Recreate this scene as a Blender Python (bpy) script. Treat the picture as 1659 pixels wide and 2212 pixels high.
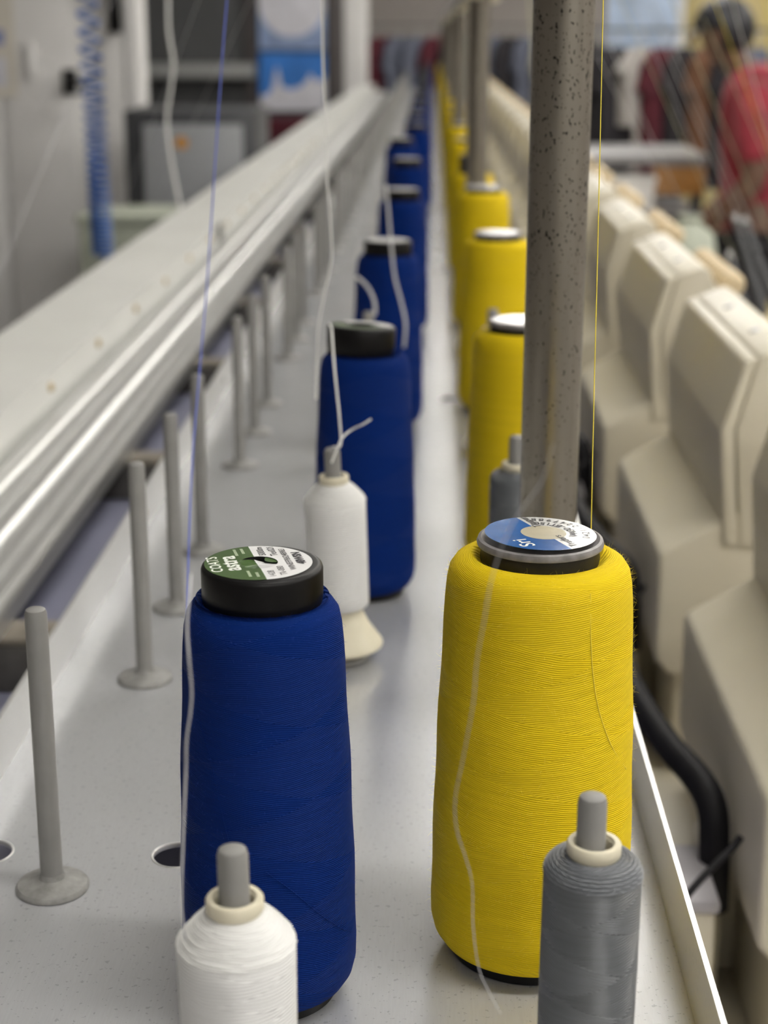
import bpy, bmesh, math, random
from mathutils import Vector, Matrix
random.seed(7)
PI = math.pi
for o in list(bpy.data.objects):
    bpy.data.objects.remove(o)
S = bpy.context.scene
COL = S.collection
T = 1.25                      # height of the thread tray above the floor; all coordinates below are tray coordinates
FPX, CX, CY, CAMH = 3500.0, 829.5, 1106.0, 0.36

# ---------------------------------------------------------------- camera
cx = Vector((0.99958, 0.0289, 0.00198)); cy = Vector((-0.01009, 0.2832, 0.95901)); cz = Vector((0.02715, -0.95862, 0.28338))
cam_d = bpy.data.cameras.new('camera')
cam = bpy.data.objects.new('camera', cam_d)
COL.objects.link(cam)
cam.matrix_world = Matrix(((cx.x, cy.x, cz.x, 0), (cx.y, cy.y, cz.y, 0), (cx.z, cy.z, cz.z, CAMH + T), (0, 0, 0, 1)))
cam_d.sensor_fit = 'VERTICAL'
cam_d.sensor_height = 36.0
cam_d.sensor_width = 27.0
cam_d.lens = 36.0 * FPX / 2212.0
cam_d.clip_start = 0.02
cam_d.clip_end = 60
cam_d.dof.use_dof = True
cam_d.dof.focus_distance = 0.62
cam_d.dof.aperture_fstop = 9.8
S.camera = cam

# ---------------------------------------------------------------- world, exposure
w = bpy.data.worlds.new('hall_ambient')
S.world = w
w.use_nodes = True
w.node_tree.nodes['Background'].inputs[0].default_value = (0.95, 0.97, 1.0, 1)
w.node_tree.nodes['Background'].inputs[1].default_value = 0.0
S.view_settings.view_transform = 'Standard'
S.view_settings.look = 'None'
S.view_settings.gamma = 1.0
S.view_settings.use_curve_mapping = False
S.view_settings.exposure = 0.62
LAMP = 34.0                   # emission of the ceiling tubes

# ---------------------------------------------------------------- helpers
def at(px, py, Y):
    """point on the picture ray at distance Y along the machine"""
    u, v = (px - CX) / FPX, (py - CY) / FPX
    d = cx * u - cy * v - cz
    return Vector((0, 0, CAMH)) + d * (Y / d.y)

def tag(o, label=None, cat=None, group=None, kind=None):
    if label: o['label'] = label
    if cat: o['category'] = cat
    if group: o['group'] = group
    if kind: o['kind'] = kind
    return o

def thing(name, label, cat, loc=(0, 0, 0), rot=(0, 0, 0), group=None, kind=None):
    o = bpy.data.objects.new(name, None)
    COL.objects.link(o)
    o.empty_display_size = 0.02
    o.location = (loc[0], loc[1], loc[2] + T)
    o.rotation_euler = rot
    return tag(o, label, cat, group, kind)

def put(name, me, mat=None, parent=None, loc=None, rot=None):
    o = bpy.data.objects.new(name, me)
    COL.objects.link(o)
    if mat is not None and not me.materials:
        me.materials.append(mat)
    if parent is not None:
        o.parent = parent
        if loc: o.location = loc
    else:
        l = loc or (0, 0, 0)
        o.location = (l[0], l[1], l[2] + T)
    if rot: o.rotation_euler = rot
    return o

def struct(name, me, mat, loc=None):
    o = put(name, me, mat, None, loc)
    o['kind'] = 'structure'
    return o

def copy_tree(o, parent=None):
    c = o.copy()
    COL.objects.link(c)
    c.parent = parent
    for ch in list(o.children):
        copy_tree(ch, c)
    return c

def mesh(vs, fs, smooth=True, ang=40):
    me = bpy.data.meshes.new('m')
    me.from_pydata([tuple(v) for v in vs], [], fs)
    me.validate()
    finish(me, smooth, ang)
    return me

def finish(me, smooth=True, ang=40):
    bm = bmesh.new(); bm.from_mesh(me)
    bmesh.ops.recalc_face_normals(bm, faces=bm.faces)
    bm.to_mesh(me); bm.free()
    if smooth:
        me.polygons.foreach_set('use_smooth', [True] * len(me.polygons))
        me.set_sharp_from_angle(angle=math.radians(ang))
    me.update()

class MB:
    """collects simple shapes into one mesh"""
    def __init__(s): s.v = []; s.f = []
    def add(s, vs, fs):
        n = len(s.v); s.v += [Vector(v) for v in vs]; s.f += [tuple(i + n for i in f) for f in fs]; return s
    def box(s, x0, x1, y0, y1, z0, z1, bev=0.0):
        if bev <= 0:
            return s.add([(x, y, z) for x in (x0, x1) for y in (y0, y1) for z in (z0, z1)],
                         [(0, 1, 3, 2), (4, 6, 7, 5), (0, 4, 5, 1), (2, 3, 7, 6), (0, 2, 6, 4), (1, 5, 7, 3)])
        bm = bmesh.new()
        bmesh.ops.create_cube(bm, size=1.0)
        for v in bm.verts:
            v.co = Vector((x0 + (v.co.x + .5) * (x1 - x0), y0 + (v.co.y + .5) * (y1 - y0), z0 + (v.co.z + .5) * (z1 - z0)))
        bmesh.ops.bevel(bm, geom=bm.edges[:], offset=bev, segments=2, affect='EDGES', profile=.5)
        bm.verts.index_update()
        s.add([v.co.copy() for v in bm.verts], [tuple(v.index for v in f.verts) for f in bm.faces])
        bm.free(); return s
    def lathe(s, prof, seg=32, c=(0, 0), close=True):
        vs = []; fs = []
        for r, z in prof:
            for i in range(seg):
                a = 2 * PI * i / seg
                vs.append((c[0] + r * math.cos(a), c[1] + r * math.sin(a), z))
        for j in range(len(prof) - 1):
            for i in range(seg):
                k = (i + 1) % seg
                fs.append((j * seg + i, j * seg + k, (j + 1) * seg + k, (j + 1) * seg + i))
        if close:
            if prof[0][0] > 1e-6: fs.append(tuple(range(seg - 1, -1, -1)))
            if prof[-1][0] > 1e-6: fs.append(tuple((len(prof) - 1) * seg + i for i in range(seg)))
        return s.add(vs, fs)
    def extrude(s, poly, y0, y1):
        n = len(poly)
        vs = [(x, y0, z) for x, z in poly] + [(x, y1, z) for x, z in poly]
        fs = [(i, (i + 1) % n, n + (i + 1) % n, n + i) for i in range(n)] + [tuple(range(n - 1, -1, -1)), tuple(range(n, 2 * n))]
        return s.add(vs, fs)
    def tube(s, pts, r, seg=6, r1=None, caps=True):
        pts = [Vector(p) for p in pts]
        n = len(pts); vs = []; fs = []
        up = Vector((0, 0, 1)) if abs((pts[-1] - pts[0]).normalized().z) < .9 else Vector((1, 0, 0))
        prev = None
        for i, p in enumerate(pts):
            d = (pts[min(i + 1, n - 1)] - pts[max(i - 1, 0)]).normalized()
            if prev is None: a = d.cross(up).normalized()
            else: a = (prev - d * prev.dot(d)).normalized()
            prev = a
            b = d.cross(a)
            rr = r if r1 is None else r + (r1 - r) * i / (n - 1)
            for k in range(seg):
                t = 2 * PI * k / seg
                vs.append(p + a * (rr * math.cos(t)) + b * (rr * math.sin(t)))
        for i in range(n - 1):
            for k in range(seg):
                q = (k + 1) % seg
                fs.append((i * seg + k, i * seg + q, (i + 1) * seg + q, (i + 1) * seg + k))
        if caps:
            fs += [tuple(range(seg - 1, -1, -1)), tuple((n - 1) * seg + k for k in range(seg))]
        return s.add(vs, fs)
    def disc(s, r, z, seg=48, c=(0, 0)):
        return s.add([(c[0] + r * math.cos(2 * PI * i / seg), c[1] + r * math.sin(2 * PI * i / seg), z) for i in range(seg)], [tuple(range(seg))])
    def me(s, smooth=True, ang=40): return mesh(s.v, s.f, smooth, ang)

def rounded_extrude(poly, y0, y1, bev, seg=3):
    m = MB().extrude(poly, y0, y1)
    bm = bmesh.new()
    vs = [bm.verts.new(v) for v in m.v]
    for f in m.f: bm.faces.new([vs[i] for i in f])
    bmesh.ops.recalc_face_normals(bm, faces=bm.faces)
    bmesh.ops.bevel(bm, geom=bm.edges[:], offset=bev, segments=seg, affect='EDGES', profile=.5, clamp_overlap=True)
    me = bpy.data.meshes.new('m'); bm.to_mesh(me); bm.free()
    finish(me, True, 50)
    return me

def smooth_path(pts, n=8):
    pts = [Vector(p) for p in pts]
    if len(pts) < 3:
        return [pts[0].lerp(pts[-1], i / 6) for i in range(7)]
    P_ = [pts[0] * 2 - pts[1]] + pts + [pts[-1] * 2 - pts[-2]]
    out = []
    for i in range(1, len(P_) - 2):
        a, b, c, d = P_[i - 1:i + 3]
        for k in range(n):
            t = k / n
            out.append(.5 * ((2 * b) + (c - a) * t + (2 * a - 5 * b + 4 * c - d) * t * t + (3 * b - a - 3 * c + d) * t ** 3))
    out.append(pts[-1])
    return out

# ---------------------------------------------------------------- materials
def NT(name):
    m = bpy.data.materials.new(name)
    m.use_nodes = True
    nt = m.node_tree
    return m, nt, nt.nodes['Principled BSDF'], nt.nodes, nt.links

def setp(b, col, rough, metal=0.0, sheen=0.0, spec=None, sss=0):
    b.inputs['Base Color'].default_value = (*col, 1)
    b.inputs['Roughness'].default_value = rough
    b.inputs['Metallic'].default_value = metal
    if sheen:
        b.inputs['Sheen Weight'].default_value = sheen
        b.inputs['Sheen Roughness'].default_value = .4
    if spec is not None: b.inputs['Specular IOR Level'].default_value = spec

def mat(name, col, rough=.5, metal=0.0, var=.06, scale=30, bump=0.0, sheen=0.0, spec=None, stretch=None):
    """plain surface with a little procedural variation in tone and relief"""
    m, nt, b, N, L = NT(name)
    setp(b, col, rough, metal, sheen, spec)
    tc = N.new('ShaderNodeTexCoord'); mp = N.new('ShaderNodeMapping')
    if stretch: mp.inputs['Scale'].default_value = stretch
    L.new(tc.outputs['Object'], mp.inputs[0])
    no = N.new('ShaderNodeTexNoise'); no.inputs['Scale'].default_value = scale; no.inputs['Detail'].default_value = 4
    L.new(mp.outputs[0], no.inputs['Vector'])
    cr = N.new('ShaderNodeValToRGB')
    cr.color_ramp.elements[0].position = .3; cr.color_ramp.elements[1].position = .7
    cr.color_ramp.elements[0].color = (*[c * (1 - var) for c in col], 1)
    cr.color_ramp.elements[1].color = (*[min(1, c * (1 + var)) for c in col], 1)
    L.new(no.outputs['Fac'], cr.inputs[0]); L.new(cr.outputs[0], b.inputs['Base Color'])
    if bump:
        bp = N.new('ShaderNodeBump'); bp.inputs['Strength'].default_value = bump; bp.inputs['Distance'].default_value = .0006
        L.new(no.outputs['Fac'], bp.inputs['Height']); L.new(bp.outputs[0], b.inputs['Normal'])
    return m

def math_node(N, L, op, a, b=None, c=None):
    n = N.new('ShaderNodeMath'); n.operation = op
    for i, x in enumerate((a, b, c)):
        if x is None: continue
        if isinstance(x, (int, float)): n.inputs[i].default_value = x
        else: L.new(x, n.inputs[i])
    return n.outputs[0]

def winding(name, col, line=.0011, band=.055, turns=34, rough=.75, contrast=.22, bump=.35, sheen=.3, spec=.3, tint=None):
    """cross-wound thread: fine helical lines whose direction changes from one wound band to the next"""
    m, nt, b, N, L = NT(name)
    setp(b, col, rough, 0, sheen, spec)
    mn = lambda *a: math_node(N, L, *a)
    tc = N.new('ShaderNodeTexCoord'); sp = N.new('ShaderNodeSeparateXYZ'); L.new(tc.outputs['Object'], sp.inputs[0])
    x, y, z = sp.outputs
    th = mn('DIVIDE', mn('ARCTAN2', y, x), 2 * PI)
    r = mn('SQRT', mn('ADD', mn('MULTIPLY', x, x), mn('MULTIPLY', y, y)))
    no = N.new('ShaderNodeTexNoise'); no.inputs['Scale'].default_value = 55; no.inputs['Detail'].default_value = 2
    L.new(tc.outputs['Object'], no.inputs['Vector'])
    jit = mn('MULTIPLY', mn('SUBTRACT', no.outputs['Fac'], .5), .0022)
    s = mn('ADD', mn('SUBTRACT', z, r), jit)
    a = mn('FRACT', mn('ADD', mn('DIVIDE', s, band), th))
    bb = mn('FRACT', mn('SUBTRACT', mn('DIVIDE', s, band * 1.33), th))
    ma = mn('LESS_THAN', a, .52)
    mb_ = mn('LESS_THAN', bb, .4)
    sel = mn('ABSOLUTE', mn('SUBTRACT', ma, mb_))
    la = mn('SINE', mn('MULTIPLY', mn('ADD', mn('DIVIDE', s, line), mn('MULTIPLY', th, turns)), 2 * PI))
    lb = mn('SINE', mn('MULTIPLY', mn('SUBTRACT', mn('DIVIDE', s, line), mn('MULTIPLY', th, turns * .7 // 1)), 2 * PI))
    ln = mn('ADD', mn('MULTIPLY', la, sel), mn('MULTIPLY', lb, mn('SUBTRACT', 1.0, sel)))
    # strand-to-strand variation: noise drawn out along the winding
    cb = N.new('ShaderNodeCombineXYZ')
    L.new(mn('MULTIPLY', x, 12.0), cb.inputs[0]); L.new(mn('MULTIPLY', y, 12.0), cb.inputs[1]); L.new(mn('MULTIPLY', s, 900.0), cb.inputs[2])
    n2 = N.new('ShaderNodeTexNoise'); n2.inputs['Scale'].default_value = 1.0; n2.inputs['Detail'].default_value = 3
    L.new(cb.outputs[0], n2.inputs['Vector'])
    v = mn('ADD', 1.0, mn('MULTIPLY', mn('SUBTRACT', n2.outputs['Fac'], .5), contrast * 1.2))      # dye varies from strand to strand
    L.new(mn('ADD', rough - .08, mn('MULTIPLY', sel, .16)), b.inputs['Roughness'])
    mx = N.new('ShaderNodeVectorMath'); mx.operation = 'SCALE'
    mx.inputs[0].default_value = col
    L.new(v, mx.inputs['Scale']); L.new(mx.outputs[0], b.inputs['Base Color'])
    bp = N.new('ShaderNodeBump'); bp.inputs['Strength'].default_value = min(1, bump * 1.5); bp.inputs['Distance'].default_value = .0008
    L.new(mn('ADD', mn('ADD', mn('MULTIPLY', ln, 1.3), n2.outputs['Fac']), mn('MULTIPLY', sel, 1.6)), bp.inputs['Height'])
    L.new(bp.outputs[0], b.inputs['Normal'])
    return m

def brushed(name, col, rough, metal, specks=.0, aniso=0.0):
    """brushed aluminium sheet with fine grain and small dark specks"""
    m, nt, b, N, L = NT(name)
    setp(b, col, rough, metal)
    tc = N.new('ShaderNodeTexCoord')
    mp = N.new('ShaderNodeMapping'); mp.inputs['Scale'].default_value = (1100, 90, 400)
    L.new(tc.outputs['Object'], mp.inputs[0])
    n1 = N.new('ShaderNodeTexNoise'); n1.inputs['Scale'].default_value = 1; n1.inputs['Detail'].default_value = 4
    L.new(mp.outputs[0], n1.inputs['Vector'])
    n2 = N.new('ShaderNodeTexNoise'); n2.inputs['Scale'].default_value = 420; n2.inputs['Detail'].default_value = 2
    L.new(tc.outputs['Object'], n2.inputs['Vector'])
    n3 = N.new('ShaderNodeTexNoise'); n3.inputs['Scale'].default_value = 9; n3.inputs['Detail'].default_value = 5
    L.new(tc.outputs['Object'], n3.inputs['Vector'])
    mn = lambda *a: math_node(N, L, *a)
    spk = mn('MULTIPLY', mn('GREATER_THAN', n2.outputs['Fac'], .655), specks)
    v = mn('ADD', .86, mn('MULTIPLY', n1.outputs['Fac'], .14))
    v = mn('ADD', v, mn('MULTIPLY', mn('SUBTRACT', n3.outputs['Fac'], .5), .16))
    v = mn('SUBTRACT', v, spk)
    mx = N.new('ShaderNodeVectorMath'); mx.operation = 'SCALE'; mx.inputs[0].default_value = col
    L.new(v, mx.inputs['Scale']); L.new(mx.outputs[0], b.inputs['Base Color'])
    L.new(mn('ADD', rough - .06, mn('MULTIPLY', n1.outputs['Fac'], .12)), b.inputs['Roughness'])
    bp = N.new('ShaderNodeBump'); bp.inputs['Strength'].default_value = .05; bp.inputs['Distance'].default_value = .0001
    L.new(n1.outputs['Fac'], bp.inputs['Height']); L.new(bp.outputs[0], b.inputs['Normal'])
    return m

def pitted(name, col):
    """dull steel tube with black corrosion pits"""
    m, nt, b, N, L = NT(name)
    setp(b, col, .34, .85)
    tc = N.new('ShaderNodeTexCoord'); mn = lambda *a: math_node(N, L, *a)
    mp = N.new('ShaderNodeMapping'); mp.inputs['Scale'].default_value = (1, 1, .55); L.new(tc.outputs['Object'], mp.inputs[0])
    n1 = N.new('ShaderNodeTexNoise'); n1.inputs['Scale'].default_value = 760; n1.inputs['Detail'].default_value = 1.5; L.new(mp.outputs[0], n1.inputs['Vector'])
    n2 = N.new('ShaderNodeTexNoise'); n2.inputs['Scale'].default_value = 60; n2.inputs['Detail'].default_value = 3; L.new(tc.outputs['Object'], n2.inputs['Vector'])
    sp = N.new('ShaderNodeSeparateXYZ'); L.new(tc.outputs['Object'], sp.inputs[0])
    amt = mn('MULTIPLY', mn('SUBTRACT', sp.outputs[2], .20), .22)
    amt = mn('MINIMUM', mn('MAXIMUM', amt, -.02), .05)
    thr = mn('SUBTRACT', .675, mn('ADD', amt, mn('MULTIPLY', mn('SUBTRACT', n2.outputs['Fac'], .5), .16)))
    pit = mn('GREATER_THAN', n1.outputs['Fac'], thr)
    n3 = N.new('ShaderNodeTexNoise'); n3.inputs['Scale'].default_value = 1; n3.inputs['Detail'].default_value = 3
    mp3 = N.new('ShaderNodeMapping'); mp3.inputs['Scale'].default_value = (300, 300, 12); L.new(tc.outputs['Object'], mp3.inputs[0]); L.new(mp3.outputs[0], n3.inputs['Vector'])
    v = mn('MULTIPLY', mn('ADD', .85, mn('MULTIPLY', n3.outputs['Fac'], .3)), mn('SUBTRACT', 1.0, mn('MULTIPLY', pit, .9)))
    mx = N.new('ShaderNodeVectorMath'); mx.operation = 'SCALE'; mx.inputs[0].default_value = col
    L.new(v, mx.inputs['Scale']); L.new(mx.outputs[0], b.inputs['Base Color'])
    L.new(mn('ADD', .30, mn('MULTIPLY', n3.outputs['Fac'], .12)), b.inputs['Roughness'])
    bp = N.new('ShaderNodeBump'); bp.inputs['Strength'].default_value = .3; bp.inputs['Distance'].default_value = .0003; bp.invert = True
    L.new(pit, bp.inputs['Height']); L.new(bp.outputs[0], b.inputs['Normal'])
    return m

def glow(name, col, strength):
    m, nt, b, N, L = NT(name)
    setp(b, (.9, .9, .9), .4)
    b.inputs['Emission Color'].default_value = (*col, 1)
    b.inputs['Emission Strength'].default_value = strength
    return m

M = dict(
    tray=brushed('tray_aluminium', (.62, .625, .65), .21, .45, specks=.2),
    lip=brushed('lip_aluminium', (.66, .66, .65), .34, .6, specks=.05),
    rail=brushed('rail_aluminium', (.66, .66, .65), .40, .8),
    plate=mat('plate_paint', (.66, .66, .63), .45, .1, var=.04, scale=8),
    pole=pitted('pole_steel', (.30, .275, .235)),
    pin=mat('pin_plastic', (.235, .23, .222), .5, var=.07, scale=60, bump=.2),
    pinbase=mat('pin_base_plastic', (.235, .23, .222), .55, var=.2, scale=220, bump=.4),
    blue=winding('blue_thread', (.0008, .0195, .150), line=.00075, contrast=.2, turns=42, rough=.8, sheen=.0, spec=.12),
    yellow=winding('yellow_thread', (.73, .53, .009), line=.00085, contrast=.20, turns=44, band=.06, rough=.75, sheen=.0, spec=.15, bump=.22),
    white=winding('white_thread', (.84, .84, .83), line=.0012, contrast=.08, turns=8, band=.022, rough=.42, bump=.3, sheen=.1, spec=.5),
    grey=winding('grey_thread', (.135, .145, .160), line=.0010, contrast=.45, turns=26, band=.03, rough=.36, bump=.4, sheen=.0, spec=.7),
    fuzzb=mat('blue_fibre', (.02, .06, .40), .7, var=.1, scale=200),
    fuzzy=mat('yellow_fibre', (.90, .72, .10), .7, var=.1, scale=200),
    black=mat('black_plastic', (.005, .0047, .005), .40, var=.3, scale=90, bump=.1, spec=.22),
    darkcap=mat('worn_dark_plastic', (.016, .015, .014), .45, var=.4, scale=120, bump=.3, spec=.3),
    rim=mat('worn_grey_rim', (.20, .19, .19), .4, var=.35, scale=160, bump=.3),
    green=mat('label_green', (.062, .115, .035), .22, var=.1, scale=50),
    wlabel=mat('label_white', (.80, .80, .80), .2, var=.02, scale=30),
    bluelabel=mat('label_blue', (.022, .105, .33), .16, var=.12, scale=160, bump=.25),
    silver=mat('label_silver', (.66, .67, .66), .22, .25, var=.07, scale=120, bump=.25),
    tan=mat('label_tan_backing', (.40, .36, .25), .35, var=.1, scale=120, bump=.4),
    ink=mat('print_black', (.015, .015, .02), .4), inkw=mat('print_white', (.83, .85, .80), .3), inkpale=mat('print_pale', (.35, .42, .28), .3),
    cream=mat('cream_tube', (.70, .65, .50), .42, var=.05, scale=60),
    creamring=mat('ivory_ring', (.70, .65, .50), .4, var=.04, scale=90),
    hole=mat('hole_sleeve', (.003, .003, .003), .9, spec=.0),
    headp=mat('cream_enamel', (.60, .555, .44), .38, var=.03, scale=8),
    head2=mat('cream_enamel_lower', (.60, .555, .44), .4, var=.03, scale=8),
    knob=mat('tan_knob', (.60, .48, .30), .5, var=.1, scale=60),
    bed=mat('bed_paint', (.60, .555, .44), .35, var=.05, scale=10),
    rubber=mat('black_rubber', (.006, .0055, .007), .6, var=.2, scale=80, spec=.2),
    boxg=mat('grey_box', (.36, .345, .36), .5),
    beam=mat('lavender_beam_paint', (.26, .265, .36), .5, var=.06, scale=7),
    bracket=mat('bracket_dark', (.075, .07, .065), .6, var=.4, scale=40),
    brackettop=mat('bracket_worn_top', (.24, .21, .17), .6, var=.4, scale=30),
    bolt=mat('brass_bolt', (.40, .30, .14), .5, .5),
    steel=mat('screw_steel', (.42, .42, .42), .35, .8),
    thrw=mat('thread_white', (.80, .80, .78), .6), thry=mat('thread_yellow', (.85, .68, .06), .6),
    thrb=mat('thread_blue', (.10, .14, .52), .6), thrg=mat('thread_grey', (.52, .52, .54), .6),
    turns=mat('grey_turns', (.20, .21, .23), .4, spec=.6), throl=mat('thread_olive', (.52, .50, .33), .6),
    floor=mat('floor_concrete', (.34, .33, .32), .5, var=.12, scale=3),
    wall=mat('wall_paint', (.36, .33, .31), .8, var=.04, scale=2),
    tanwall=mat('board_khaki', (.44, .36, .17), .8, var=.1, scale=3),
    ceil=mat('ceiling_paint', (.70, .70, .69), .9, var=.03, scale=2),
    cup=mat('cupboard_white', (.82, .81, .80), .45, var=.03, scale=3),
    cupside=mat('cupboard_carcass', (.82, .81, .80), .5, var=.03, scale=3),
    dark=mat('dark_partition', (.075, .077, .08), .7, var=.12, scale=3),
    darkbrown=mat('dark_post', (.075, .065, .065), .6),
    cabinet=mat('cabinet_grey', (.31, .32, .335), .5, var=.04, scale=4),
    frame=mat('frame_charcoal', (.05, .052, .058), .5),
    ledge=mat('ledge_grey', (.30, .305, .30), .6),
    orange=mat('sticker_orange', (.62, .27, .02), .5), hose=mat('hose_blue', (.012, .09, .36), .35),
    posterb=mat('poster_sky', (.035, .19, .60), .4, var=.15, scale=6), posterw=mat('poster_white', (.66, .66, .72), .5, var=.1, scale=14),
    posterp=mat('poster_pale', (.27, .36, .58), .5, var=.4, scale=5), posteri=mat('poster_ink', (.17, .22, .52), .5),
    paper=mat('poster_paper', (.70, .66, .58), .6),
    win=mat('board_pale_blue', (.42, .52, .68), .3, var=.3, scale=6), winf=mat('board_frame', (.58, .60, .62), .5),
    red=mat('shirt_red', (.235, .020, .034), .85, var=.22, scale=14, sheen=.1), skin=mat('skin', (.115, .058, .036), .55, var=.1, scale=20),
    hair=mat('hair_black', (.008, .008, .012), .45, var=.3, scale=60), trouser=mat('trousers_black', (.016, .015, .018), .8),
    eye=mat('eye_white', (.5, .48, .45), .3),
    tabletop=mat('table_grey', (.25, .245, .25), .4), wood=mat('wood_orange', (.36, .17, .04), .5, var=.2, scale=9), whitebox=mat('box_white', (.82, .82, .80), .5),
    bag=mat('bag_pale_green', (.42, .45, .37), .6, var=.1, scale=12),
    g1=mat('cloth_maroon', (.075, .007, .016), .9, var=.2, scale=12), g2=mat('cloth_black', (.018, .016, .02), .9, var=.2, scale=12),
    g3=mat('cloth_teal', (.03, .13, .13), .9, var=.2, scale=12), g4=mat('cloth_offwhite', (.36, .34, .32), .9, var=.1, scale=12),
    g5=mat('cloth_brown', (.13, .06, .03), .9, var=.2, scale=12), g6=mat('cloth_slate', (.10, .11, .15), .9, var=.2, scale=12),
    g7=mat('cloth_orange', (.38, .15, .03), .9, var=.2, scale=12),
    lampcase=mat('lamp_case', (.8, .8, .8), .5), tube=glow('lamp_tube', (1.0, .97, .91), LAMP),
)

# ================================================================ the hall
struct('floor', MB().box(-5, 7, -7, 16, -1.30, -1.25).me(False), M['floor'])
struct('ceiling', MB().box(-5, 7, -7, 16, 1.90, 1.95).me(False), M['ceil'])
struct('wall_back', MB().box(-5, 7, 15.8, 15.9, -1.25, 1.90).me(False), M['wall'])
struct('wall_left', MB().box(-4.1, -4.0, -7, 15.8, -1.25, 1.90).me(False), M['wall'])

struct('wall_right', MB().box(7.0, 7.1, -7, 15.8, -1.25, 1.90).me(False), M['wall'])
struct('wall_front', MB().box(-5, 7, -7.1, -7.0, -1.25, 1.90).me(False), M['wall'])

def ceiling_lamp(x, y):
    t = thing('ceiling_lamp_offscreen', 'long white batten lamp on the ceiling', 'lamp', (x, y, 1.90), group='batten lamps in rows on the ceiling')
    put('casing', LAMP_MESH[0], M['lampcase'], t)
    put('lamp_tube_offscreen', LAMP_MESH[1], M['tube'], t)
LAMP_MESH = (MB().box(-.65, .65, -.06, .06, -.05, 0, .008).me(), MB().box(-.63, .63, -.05, .05, -.075, -.051, .008).me())
for X in (.72, 2.8, 4.9):
    for i in range(9):
        ceiling_lamp(X, -3.9 + 2.1 * i + .05 * (X - .55))

# ================================================================ machine body under the rack
YE = 11.6                                   # far end of the machine
t = thing('machine_beam', 'lavender grey machine beam between the thread tray and the ribbed rail', 'machine beam', (0, 0, 0))
put('beam_body', MB().box(-.51, .115, .15, YE, -1.25, -.0902).me(False), M['beam'], t)
t = thing('machine_bed', 'cream machine bed below the heads', 'machine bed', (0, 0, 0))
put('bed_body', MB().box(.117, .42, .15, YE, -1.25, -.3302).me(False), M['bed'], t)
put('bed_edge', MB().box(.117, .135, .15, YE, -.33, -.322, .002).me(), M['bed'], t)
for k in range(0, 8):
    y = 1.10 + .486 * k
    o = thing('bed_block', 'cream block on the machine bed between two heads', 'block', (0, y, -.33), group='blocks on the machine bed')
    put('block_body', MB().box(.137, .41, 0, .14, 0.0002, .095, .006).me(), M['bed'], o)
    put('block_lug', MB().box(.200, .216, -.05, -.0005, 0.0002, .13, .004).me(), M['head2'], o)

# thread tray: sheet with round holes and two upright lips
HOLES = [(-.2003, .662, .0115), (-.1125, .662, .0115), (.021, 1.629, .010), (.021, 2.593, .010)]
def tray_mesh():
    m = MB(); h = .0130
    xs = sorted({-.2135, .1033, *[x + d for x, _, _ in HOLES for d in (-h, h)]})
    ys = sorted({.18, YE, *[y + d for _, y, _ in HOLES for d in (-h, h)]})
    rims = None
    for i in range(len(xs) - 1):
        for j in range(len(ys) - 1):
            x0, x1, y0, y1 = xs[i], xs[i + 1], ys[j], ys[j + 1]
            c = ((x0 + x1) / 2, (y0 + y1) / 2)
            hit = [q for q in HOLES if abs(q[0] - c[0]) < 1e-4 and abs(q[1] - c[1]) < 1e-4]
            if not hit:
                m.add([(x0, y0, 0), (x1, y0, 0), (x1, y1, 0), (x0, y1, 0)], [(0, 1, 2, 3)])
            else:
                r = hit[0][2]; n = 32; vs = []; fs = []
                for q in range(n):
                    a = 2 * PI * q / n; dx, dy = math.cos(a), math.sin(a); s = h / max(abs(dx), abs(dy))
                    vs += [(c[0] + dx * r, c[1] + dy * r, 0), (c[0] + dx * s, c[1] + dy * s, 0), (c[0] + dx * r, c[1] + dy * r, -.002)]
                for q in range(n):
                    p = (q + 1) % n
                    fs += [(3 * q, 3 * q + 1, 3 * p + 1, 3 * p), (3 * q, 3 * p, 3 * p + 2, 3 * q + 2)]
                m.add(vs, fs)
    return m.me(True, 30), rims
tm, rims = tray_mesh()
t = thing('thread_tray', 'long brushed aluminium thread tray carrying the blue and yellow cones', 'tray', (0, 0, 0))
put('tray_sheet', tm, M['tray'], t)
put('tray_lip', MB().box(-.2155, -.2135, .18, YE, -.016, .030).me(False), M['lip'], t)
put('tray_lip', MB().box(.1033, .1055, .18, YE, -.016, .031).me(False), M['lip'], t)
for hx, hy, hr in HOLES:
    put('hole_rim', MB().lathe([(hr - .0002, -.0008), (hr - .0002, .0002), (hr + .0003, .0004), (hr + .0008, .0001)], 32, (hx, hy), False).me(), M['lip'], t)
# screw heads on the inner face of the left lip
for y in (1.16, 1.645, 2.13, 2.62):
    put('lip_screw', MB().lathe([(0, .0025), (.003, .002), (.0042, 0)], 14, close=False).me(), M['bolt'] if abs(y - 1.645) > .1 else M['steel'], t, (-.2133, y, .014), (0, PI / 2, 0))

# brackets that carry tray and rail
for k in range(20):
    y = 1.08 + .498 * k - .498
    b = thing('rack_bracket', 'dark worn bracket holding the ribbed rail beside the tray', 'bracket', (0, y, -.09), group='dark brackets under the ribbed rail')
    put('bracket_arm', MB().box(-.385, -.205, -.022, .022, 0, .034, .003).me(), M['bracket'], b)
    put('bracket_pad', MB().box(-.385, -.218, -.018, .022, .0342, .040, .002).me(), M['brackettop'], b)
    put('tray_post', MB().box(-.213, -.205, -.02, .02, .034, .0735).me(), M['bracket'], b)

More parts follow.
